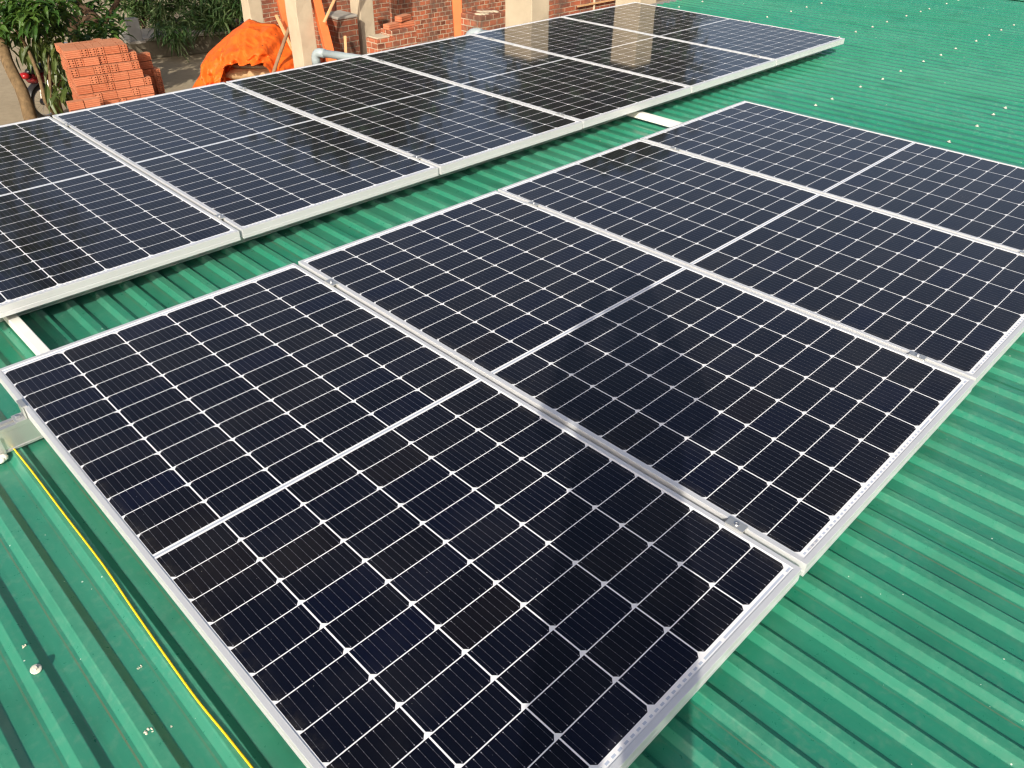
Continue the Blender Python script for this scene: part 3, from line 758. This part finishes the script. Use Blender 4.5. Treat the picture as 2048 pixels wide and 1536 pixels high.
# ------------------------------------------------------------------ foliage
class Leaves:
    def __init__(s, seed): s.v = []; s.f = []; s.r = random.Random(seed)
    def leaf(s, p, d, L, W, curl=.25):
        r = s.r; d = d.normalized(); side = d.cross(Vector((r.uniform(-.6, .6), r.uniform(-.6, .6), 1)))
        if side.length < .05: side = d.orthogonal()
        side.normalize(); up = side.cross(d); b = len(s.v)
        q1 = p + d*L*.38; q2 = p + d*L*.72 - Vector((0, 0, curl*L*.22)); tip = p + d*L - Vector((0, 0, curl*L*.62)); f = up*W*.22
        s.v += [p, q1+side*W*.5+f, q1, q1-side*W*.5+f, q2+side*W*.38+f-Vector((0,0,0)), q2, q2-side*W*.38+f, tip]
        s.f += [(b, b+2, b+1), (b, b+3, b+2), (b+1, b+2, b+5, b+4), (b+2, b+3, b+6, b+5), (b+4, b+5, b+7), (b+5, b+6, b+7)]
    def tuft(s, c, n, L, W, up=.25, droop=.3, spread=.05):
        r = s.r
        for i in range(n):
            a = r.uniform(0, 2*pi); e = r.gauss(up, .35); d = Vector((cos(a), sin(a), e))
            s.leaf(c + Vector((r.gauss(0, spread), r.gauss(0, spread), r.gauss(0, spread*.7))), d, L*r.uniform(.65, 1.15), W*r.uniform(.8, 1.15), droop*r.uniform(.4, 1.6))
def plant(name, label, cat, base, stems, tufts, mleaf, mbark, seed, group=None):
    t = thing(name, label, cat, base, 0, group); base = Vector(base)
    sm = MB()
    for pts, r0, r1 in stems:
        pp = []
        for i in range(len(pts)-1):
            for s in range(5): pp.append(Vector(pts[i]).lerp(Vector(pts[i+1]), s/5))
        pp.append(Vector(pts[-1])); n = len(pp)
        pp = [p + Vector((noise.noise(p*1.7), noise.noise(p*1.7+Vector((9, 0, 0))), 0))*.06*min(1, i*.3) for i, p in enumerate(pp)]
        sm.tube([p-base for p in pp], [r0+(r1-r0)*i/(n-1) for i in range(n)], 9)
    mk('trunk' if 'tree' in name else 'stem', sm, mbark, t, True)
    lv = Leaves(seed)
    for c, n, L, W, up, droop, sp in tufts: lv.tuft(Vector(c)-base, n, L, W, up, droop, sp)
    mk('crown' if 'tree' in name else 'foliage', MB().add(lv.v, lv.f), mleaf, t)
    return t
# left tree: leaning trunk in front, crown out of the top of the frame
rng = random.Random(5)
b0 = at(62, 235, 11.5); b1 = at(4, 95, 11.6); gb_ = b0 + (b0-b1)*((b0.z-GZ)/(b1.z-b0.z)); base = Vector((gb_.x, gb_.y, GZ))
tuf = []
for px, py, dep, n in ((10, 18, 11.3, 26), (38, 12, 11.2, 26), (70, 8, 11.2, 26), (22, 46, 11.2, 22), (55, 38, 11.1, 20), (90, 25, 11.4, 26), (112, 12, 11.5, 22), (-12, 35, 11.4, 24), (80, 52, 11.6, 18), (5, 62, 11.3, 14), (30, 30, 11.8, 24), (60, 18, 12.0, 24), (100, 40, 12.0, 20), (125, 28, 11.9, 18), (48, 60, 11.9, 16), (75, 70, 12.1, 16), (20, 75, 12.2, 12), (105, 62, 12.2, 14)):
    c = at(px, py, dep); tuf.append((c, int(n*1.5), .25, .078, -.05, .6, .11))
for i in range(55):
    while True:
        q = Vector((rng.uniform(-1, 1), rng.uniform(-1, 1), rng.uniform(-1, 1)))
        if q.length < 1 and q.length > .35: break
    c = Vector((2.8, 11.2, 1.15)) + Vector((q.x*1.7, q.y*1.5, q.z*1.25)); tuf.append((c, 26, .21, .055, .1, .5, .16))
for i in range(50):
    q = Vector((rng.gauss(0, .5), rng.gauss(0, .5), rng.uniform(-1, 1))); tuf.append((Vector((2.45, 11.0, 3.3)) + Vector((q.x*.8, q.y*.8, q.z*2.1)), 26, .24, .075, .1, .5, .2))
tp = b1 + (b1-b0).normalized()*.9
stems = [([base, b0, b1, tp, tp+Vector((.2, .1, 1.6))], .105, .05)]
for dx, dy, dz in ((.9, .2, 1.0), (-.8, .3, 1.1), (.2, .9, 1.3), (1.2, -.5, .5)): stems.append(([tp, tp+Vector((dx*.5, dy*.5, dz*.4)), tp+Vector((dx, dy, dz))], .045, .015))
plant('broadleaf_tree', 'tree with a leaning mottled trunk at the far left edge', 'tree', base, stems, tuf, M_LEAF, M_BARK, 3, 'trees beyond the roof')
# second tree behind: dark trunk sloping, big crown, tuft hanging behind the pile
base = Vector((4.55, 12.9, GZ)); tuf = []
for px, py, dep, n in ((150, 8, 13.2, 22), (172, 20, 13.4, 22), (195, 10, 13.4, 22), (215, 28, 13.2, 18), (150, 40, 13.6, 18), (180, 48, 13.0, 18), (232, 8, 13.6, 20), (120, 55, 13.8, 18), (140, 60, 13.9, 16), (205, 50, 12.8, 20), (212, 62, 12.6, 24), (228, 58, 12.6, 20), (196, 72, 12.6, 18), (172, 76, 12.7, 22), (152, 80, 12.8, 20), (235, 45, 12.9, 12), (160, 66, 13.1, 14)):
    tuf.append((at(px, py, dep), int(n*1.3), .22, .066, .1, .5, .09))
for i in range(45):
    while True:
        q = Vector((rng.uniform(-1, 1), rng.uniform(-1, 1), rng.uniform(-1, 1)))
        if q.length < 1 and q.length > .3: break
    tuf.append((Vector((5.0, 13.6, 1.5)) + Vector((q.x*2.0, q.y*1.7, q.z*1.5)), 24, .20, .055, .1, .5, .18))
p1 = at(215, 62, 13.1); p2 = at(160, 12, 13.3); p3 = at(105, -40, 13.5)
stems = [([base, Vector((4.6, 12.9, -1.4)), at(200, 45, 13.2), p2, p3, p3+Vector((-.1, .4, 1.4))], .10, .05), ([at(205, 50, 13.2), at(235, 5, 13.2), at(250, -60, 13.4), at(265, -140, 13.6)], .05, .02), ([at(150, 60, 13.6), at(130, 20, 13.5), at(100, -10, 13.5)], .03, .02),
         ([p3, p3+Vector((.9, .4, 1.2))], .045, .015), ([p3, p3+Vector((-.3, .9, 1.4))], .045, .015)]
plant('broadleaf_tree', 'tree with dark sloping branches behind the brick pile', 'tree', base, stems, tuf, M_LEAF, M_BARK2, 4, 'trees beyond the roof')
# shrub with long hanging leaves between trunk and pile
tuf = []; base = Vector((3.45, 11.1, GZ))
for px, py, dep, n in ((62, 92, 11.7, 12), (85, 84, 11.6, 12), (105, 92, 11.6, 12), (120, 80, 11.7, 10), (118, 112, 11.5, 14), (126, 148, 11.5, 14), (97, 100, 11.9, 12), (124, 178, 11.4, 11), (122, 192, 11.4, 10), (50, 70, 11.9, 10), (40, 98, 11.7, 7), (122, 105, 11.8, 10), (126, 120, 11.9, 14), (84, 100, 12.1, 14), (112, 100, 12.1, 14)):
    tuf.append((at(px, py, dep), int(n*1.4), .28, .070, -1.2, .5, .08))
stems = [([base, at(95, 200, 11.45), at(60, 110, 11.6), at(22, 40, 11.7)], .034, .02), ([base, at(104, 190, 11.5), at(98, 120, 11.6), at(95, 60, 11.7)], .028, .014), ([base, at(112, 170, 11.5), at(118, 110, 11.7), at(112, 70, 11.8)], .022, .012)]
plant('hanging_leaf_shrub', 'shrub with long drooping olive leaves beside the brick pile', 'shrub', base, stems, tuf, M_LEAFO, M_BARK, 6)
# bamboo-like shrubs behind the stone kerb
shr = [('shrub', 268, 300, 15.6, [(262, 12), (285, 20), (300, 5), (275, 45), (296, 40), (310, 60), (270, 68), (262, 35), (290, 58)], 'dark shrub of long thin leaves left, over the leaning grey slab'),
       ('shrub', 335, 300, 15.2, [(320, 12), (345, 20), (330, 45), (355, 50), (318, 72), (340, 80), (358, 74), (325, 92), (345, 100), (366, 30)], 'shrub of long thin leaves hanging lowest over the kerb'),
       ('shrub', 405, 300, 14.8, [(385, 10), (405, 22), (425, 8), (392, 46), (415, 55), (380, 66), (402, 80), (428, 68), (420, 35), (438, 48)], 'shrub of long thin leaves right of the low-hanging one'),
       ('shrub', 468, 300, 14.2, [(450, 12), (470, 22), (488, 8), (458, 44), (478, 50), (442, 28), (452, 68), (492, 32), (436, 70), (470, 70)], 'shrub of long thin leaves just above the orange tarpaulin')]
for nm, bx, by, dep, cl, lab in shr:
    dep = 16.9 - (bx-268)*.004
    c = at(bx, 70, dep); base = Vector((c.x, c.y, GZ)); tuf = []; stems = []; rg = random.Random(bx)
    for px, py in cl:
        for _r in range(3):
            c2 = at(px+rg.uniform(-9, 9), py-30+rg.uniform(-9, 9), dep+rg.uniform(-.5, .6)); tuf.append((c2, 24, .37, .040, .15, .7, .04))
    if bx == 335:
        for px, py in ((318, 52), (332, 60), (345, 66), (352, 78), (360, 70), (340, 50), (366, 58), (350, 88), (328, 72)): tuf.append((at(px, py, 15.75), 22, .34, .036, .0, .8, .05))
    for i in range(26):
        c2 = at(bx+rg.uniform(-38, 38), rg.uniform(-130, -10), dep+rg.uniform(-.6, .7)); tuf.append((c2, 22, .37, .042, .15, .7, .05))
    for i in range(7):
        px, py = cl[i]; top = at(px, py-30, dep+.1); b_ = base + Vector((rg.uniform(-.2, .2), rg.uniform(-.2, .2), 0)); stems.append(([b_, b_.lerp(top, .5)+Vector((0, 0, .15)), top], .018, .008))
    plant('long_leaf_shrub', lab, 'shrub', base, stems, tuf, M_LEAFB, M_BARK2, bx, 'long-leaved shrubs along the kerb')
# kerb/planter ledge and slab
ka = Vector((6.06, 14.77, GZ)); kb = Vector((10.9, 13.40, GZ)); kd = (kb-ka); kl = kd.length; krz = atan2(kd.y, kd.x)
t = thing('planter_ledge', 'low dark stone ledge in front of the long-leaved shrubs', 'low wall', ka, krz)
mk('face', MB().box(0, kl, 0, .9, 0, .34), M_DARKSTONE, t, bevel=.02); mk('top', MB().box(-.02, kl, -.03, .95, .3405, .40), M_CONCG, t, bevel=.012)  # dark face under a paler grey top
a = at(281, 88, 15.3)
t = thing('stone_slab', 'pale grey slab standing on the ledge under the left shrub', 'slab', (a.x, a.y+.15, GZ+.401), krz)
mk('slab', MB().box(-.12, .12, -.04, .04, 0, .46), M_SLAB, t, bevel=.01); mk('foot', MB().box(-.16, .16, -.07, .07, 0, .05), M_CONCG, t, bevel=.008)

# ------------------------------------------------------------------ motorbike
mc = at(88, 199, 12.5); BR_ = .285
bike = thing('motorcycle', 'small parked motorcycle half hidden behind leaves and the brick pile', 'motorcycle', (mc.x, mc.y, GZ), atan2(.40, .91))
RX = Matrix.Rotation(pi/2, 3, 'X')
for x, nm in ((0, 'rear_wheel'), (1.21, 'front_wheel')):
    wl = mk(nm, MB().torus(.205, .012, (x, 0, BR_), RX, 40, 8, 2.0), M_CHROME, bike, True)
    mk('tyre', MB().torus(.245, .040, (x, 0, BR_), RX, 44, 12, .95), M_RUBBER, wl, True)
    sp = MB()
    for k in range(18):
        a = 2*pi*k/18; sg = .03*(-1)**k; sp.tube([(x+.03*cos(a+.4), sg, BR_+.03*sin(a+.4)), (x+.2*cos(a), 0, BR_+.2*sin(a))], .0018, 5)
    mk('spokes', sp, M_CHROME, wl); mk('hub', MB().lathe([(.05, -.05), (.055, -.03), (.04, 0), (.055, .03), (.05, .05)], 18, (x, 0, BR_), RX), M_BLACKP, wl, True)
mk('muffler', MB().tube([(-.10, -.13, .33), (.0, -.13, .32), (.35, -.13, .27), (.45, -.12, .24), (.8, -.05, .22)], [.036, .042, .036, .018, .016], 14), M_CHROME, bike, True)
mk('swingarm', MB().tube([(0, -.07, BR_), (.45, -.06, .30)], .016, 8).tube([(0, .07, BR_), (.45, .06, .30)], .016, 8), M_BLACKP, bike)
mk('shock_absorber', MB().tube([(.04, -.09, BR_+.03), (.12, -.09, .66)], .022, 10).tube([(.04, .09, BR_+.03), (.12, .09, .66)], .022, 10), M_CHROME, bike)
fe = MB(); n = 12; vs = []; fs = []
for i in range(n+1):
    a = radians(35+130*i/n)
    for y in (-.062, -.03, .03, .062):
        r = .325 if abs(y) < .05 else .300; vs.append((r*cos(a), y, BR_+r*sin(a)))
for i in range(n):
    for j in range(3): q = i*4+j; fs.append((q, q+1, q+5, q+4))
fe.add(vs, fs).box(-.32, -.305, -.06, .06, .14, .40)
fo = mk('rear_fender', fe, M_BLACKP, bike, True)
mk('tail_light', MB().ell((-.20, 0, .73), (.07, .085, .05)), M_REDP, bike, True)
for s in (-1, 1): mk('turn_signal', MB().ell((-.19, .15*s, .68), (.035, .045, .028)), M_REDP, bike, True)
mk('seat', MB().ell((.22, 0, .77), (.40, .125, .075)), M_BLACKP, bike, True)
mk('tail_fairing', MB().ell((.10, 0, .66), (.30, .12, .10)).ell((.45, 0, .55), (.25, .10, .15)), M_DKRED, bike, True)
mk('engine', MB().ell((.55, 0, .33), (.17, .13, .13)).tube([(.55, 0, .36), (.82, 0, .42)], .075, 12), M_BOLT, bike, True)
mk('leg_shield', MB().ell((.92, 0, .62), (.06, .24, .30)), M_DKRED, bike, True)
mk('fork', MB().tube([(1.21, -.085, BR_), (1.02, -.085, .85)], .02, 10).tube([(1.21, .085, BR_), (1.02, .085, .85)], .02, 10), M_CHROME, bike, True)
mk('front_fender', MB().ell((1.20, 0, BR_+.20), (.24, .06, .12)), M_DKRED, bike, True)
hb = mk('handlebar', MB().tube([(.86, -.33, .98), (.95, -.15, .96), (1.0, 0, .94), (.95, .15, .96), (.86, .33, .98)], .013, 8), M_CHROME, bike, True)
mk('headlight', MB().ell((1.06, 0, .92), (.07, .10, .08)), M_CHROME, bike, True)

# ------------------------------------------------------------------ tall trees behind the building (only mirrored in the panels)
for i, (x, y, h) in enumerate(((10.5, 13.5, 4.2), (14.5, 9.5, 4.4))):
    rg = random.Random(70+i); tuf = []
    for k in range(130):
        while True:
            q = Vector((rg.uniform(-1, 1), rg.uniform(-1, 1), rg.uniform(-1, 1)))
            if q.length < 1: break
        tuf.append((Vector((x, y, h-1.4)) + Vector((q.x*2.4, q.y*2.0, q.z*2.3)), 30, .46, .22, .1, .4, .3))
    plant('broadleaf_tree', ['tall tree behind the brick building, left of the other one', 'tall tree behind the brick building, right of the other one'][i], 'tree', Vector((x, y, GZ)), [([Vector((x, y, GZ)), Vector((x+.1, y, .5)), Vector((x, y+.2, h-.3))], .2, .06)], tuf, M_LEAFD, M_BARK2, 80+i, 'trees beyond the roof')

# ------------------------------------------------------------------ the photographer, standing behind the lens
def skin_person():
    B = Vector((-.50, -2.73, CREST+.004)); fw = Vector((.71, .70, 0)).normalized(); rt = Vector((fw.y, -fw.x, 0))
    J = {}; E = []; R = {}
    def j(n, f, r, z, rad, par=None):
        J[n] = fw*f + rt*r + Vector((0, 0, z*1.08 if z > .3 else z)); R[n] = rad
        if par: E.append((par, n))
    j('pelvis', 0, 0, .86, (.145, .115)); j('waist', .0, 0, 1.02, (.135, .10), 'pelvis'); j('chest', .0, 0, 1.22, (.165, .115), 'waist'); j('neckb', .02, 0, 1.36, (.075, .07), 'chest')
    j('neck', .035, 0, 1.42, (.055, .055), 'neckb'); j('jaw', .055, 0, 1.48, (.07, .08), 'neck'); j('head', .045, 0, 1.57, (.082, .098), 'jaw'); j('crown', .03, 0, 1.64, (.06, .07), 'head')
    for s, n in ((1, 'r'), (-1, 'l')):
        j('sh'+n, .0, .17*s, 1.33, (.06, .06), 'chest'); j('el'+n, .10, .215*s, 1.12, (.045, .045), 'sh'+n); j('wr'+n, .26, .12*s, 1.38, (.03, .028), 'el'+n); j('ha'+n, .29, .075*s, 1.45, (.03, .018), 'wr'+n)
        j('hip'+n, 0, .085*s, .80, (.095, .095), 'pelvis'); j('kn'+n, .03, .11*s, .45, (.06, .06), 'hip'+n); j('an'+n, 0, .12*s, .085, (.042, .042), 'kn'+n); j('to'+n, .15, .13*s, .042, (.042, .038), 'an'+n)
    ks = list(J); me = bpy.data.meshes.new('person'); me.from_pydata([J[k] for k in ks], [(ks.index(a), ks.index(b)) for a, b in E], [])
    o = bpy.data.objects.new('person', me); COL.objects.link(o); o.location = B; me.materials.append(M_CLOTH)
    m = o.modifiers.new('skin', 'SKIN'); sv = me.skin_vertices[0].data
    for k, d in zip(ks, sv): d.radius = R[k]
    sv[0].use_root = True
    m = o.modifiers.new('sub', 'SUBSURF'); m.levels = 2; m.render_levels = 2
    return tag(o, 'person behind the lens, seen only as a shadow across the front panels', 'person')
skin_person()
ph = thing('smartphone', 'phone held up by the person behind the lens', 'phone', EYE - CZ*.03)
ph.rotation_euler = camo.matrix_world.to_euler()
mk('phone_body', MB().box(-.045, .103, -.062, .012, 0, .008), M_BLACKP, ph, bevel=.004)
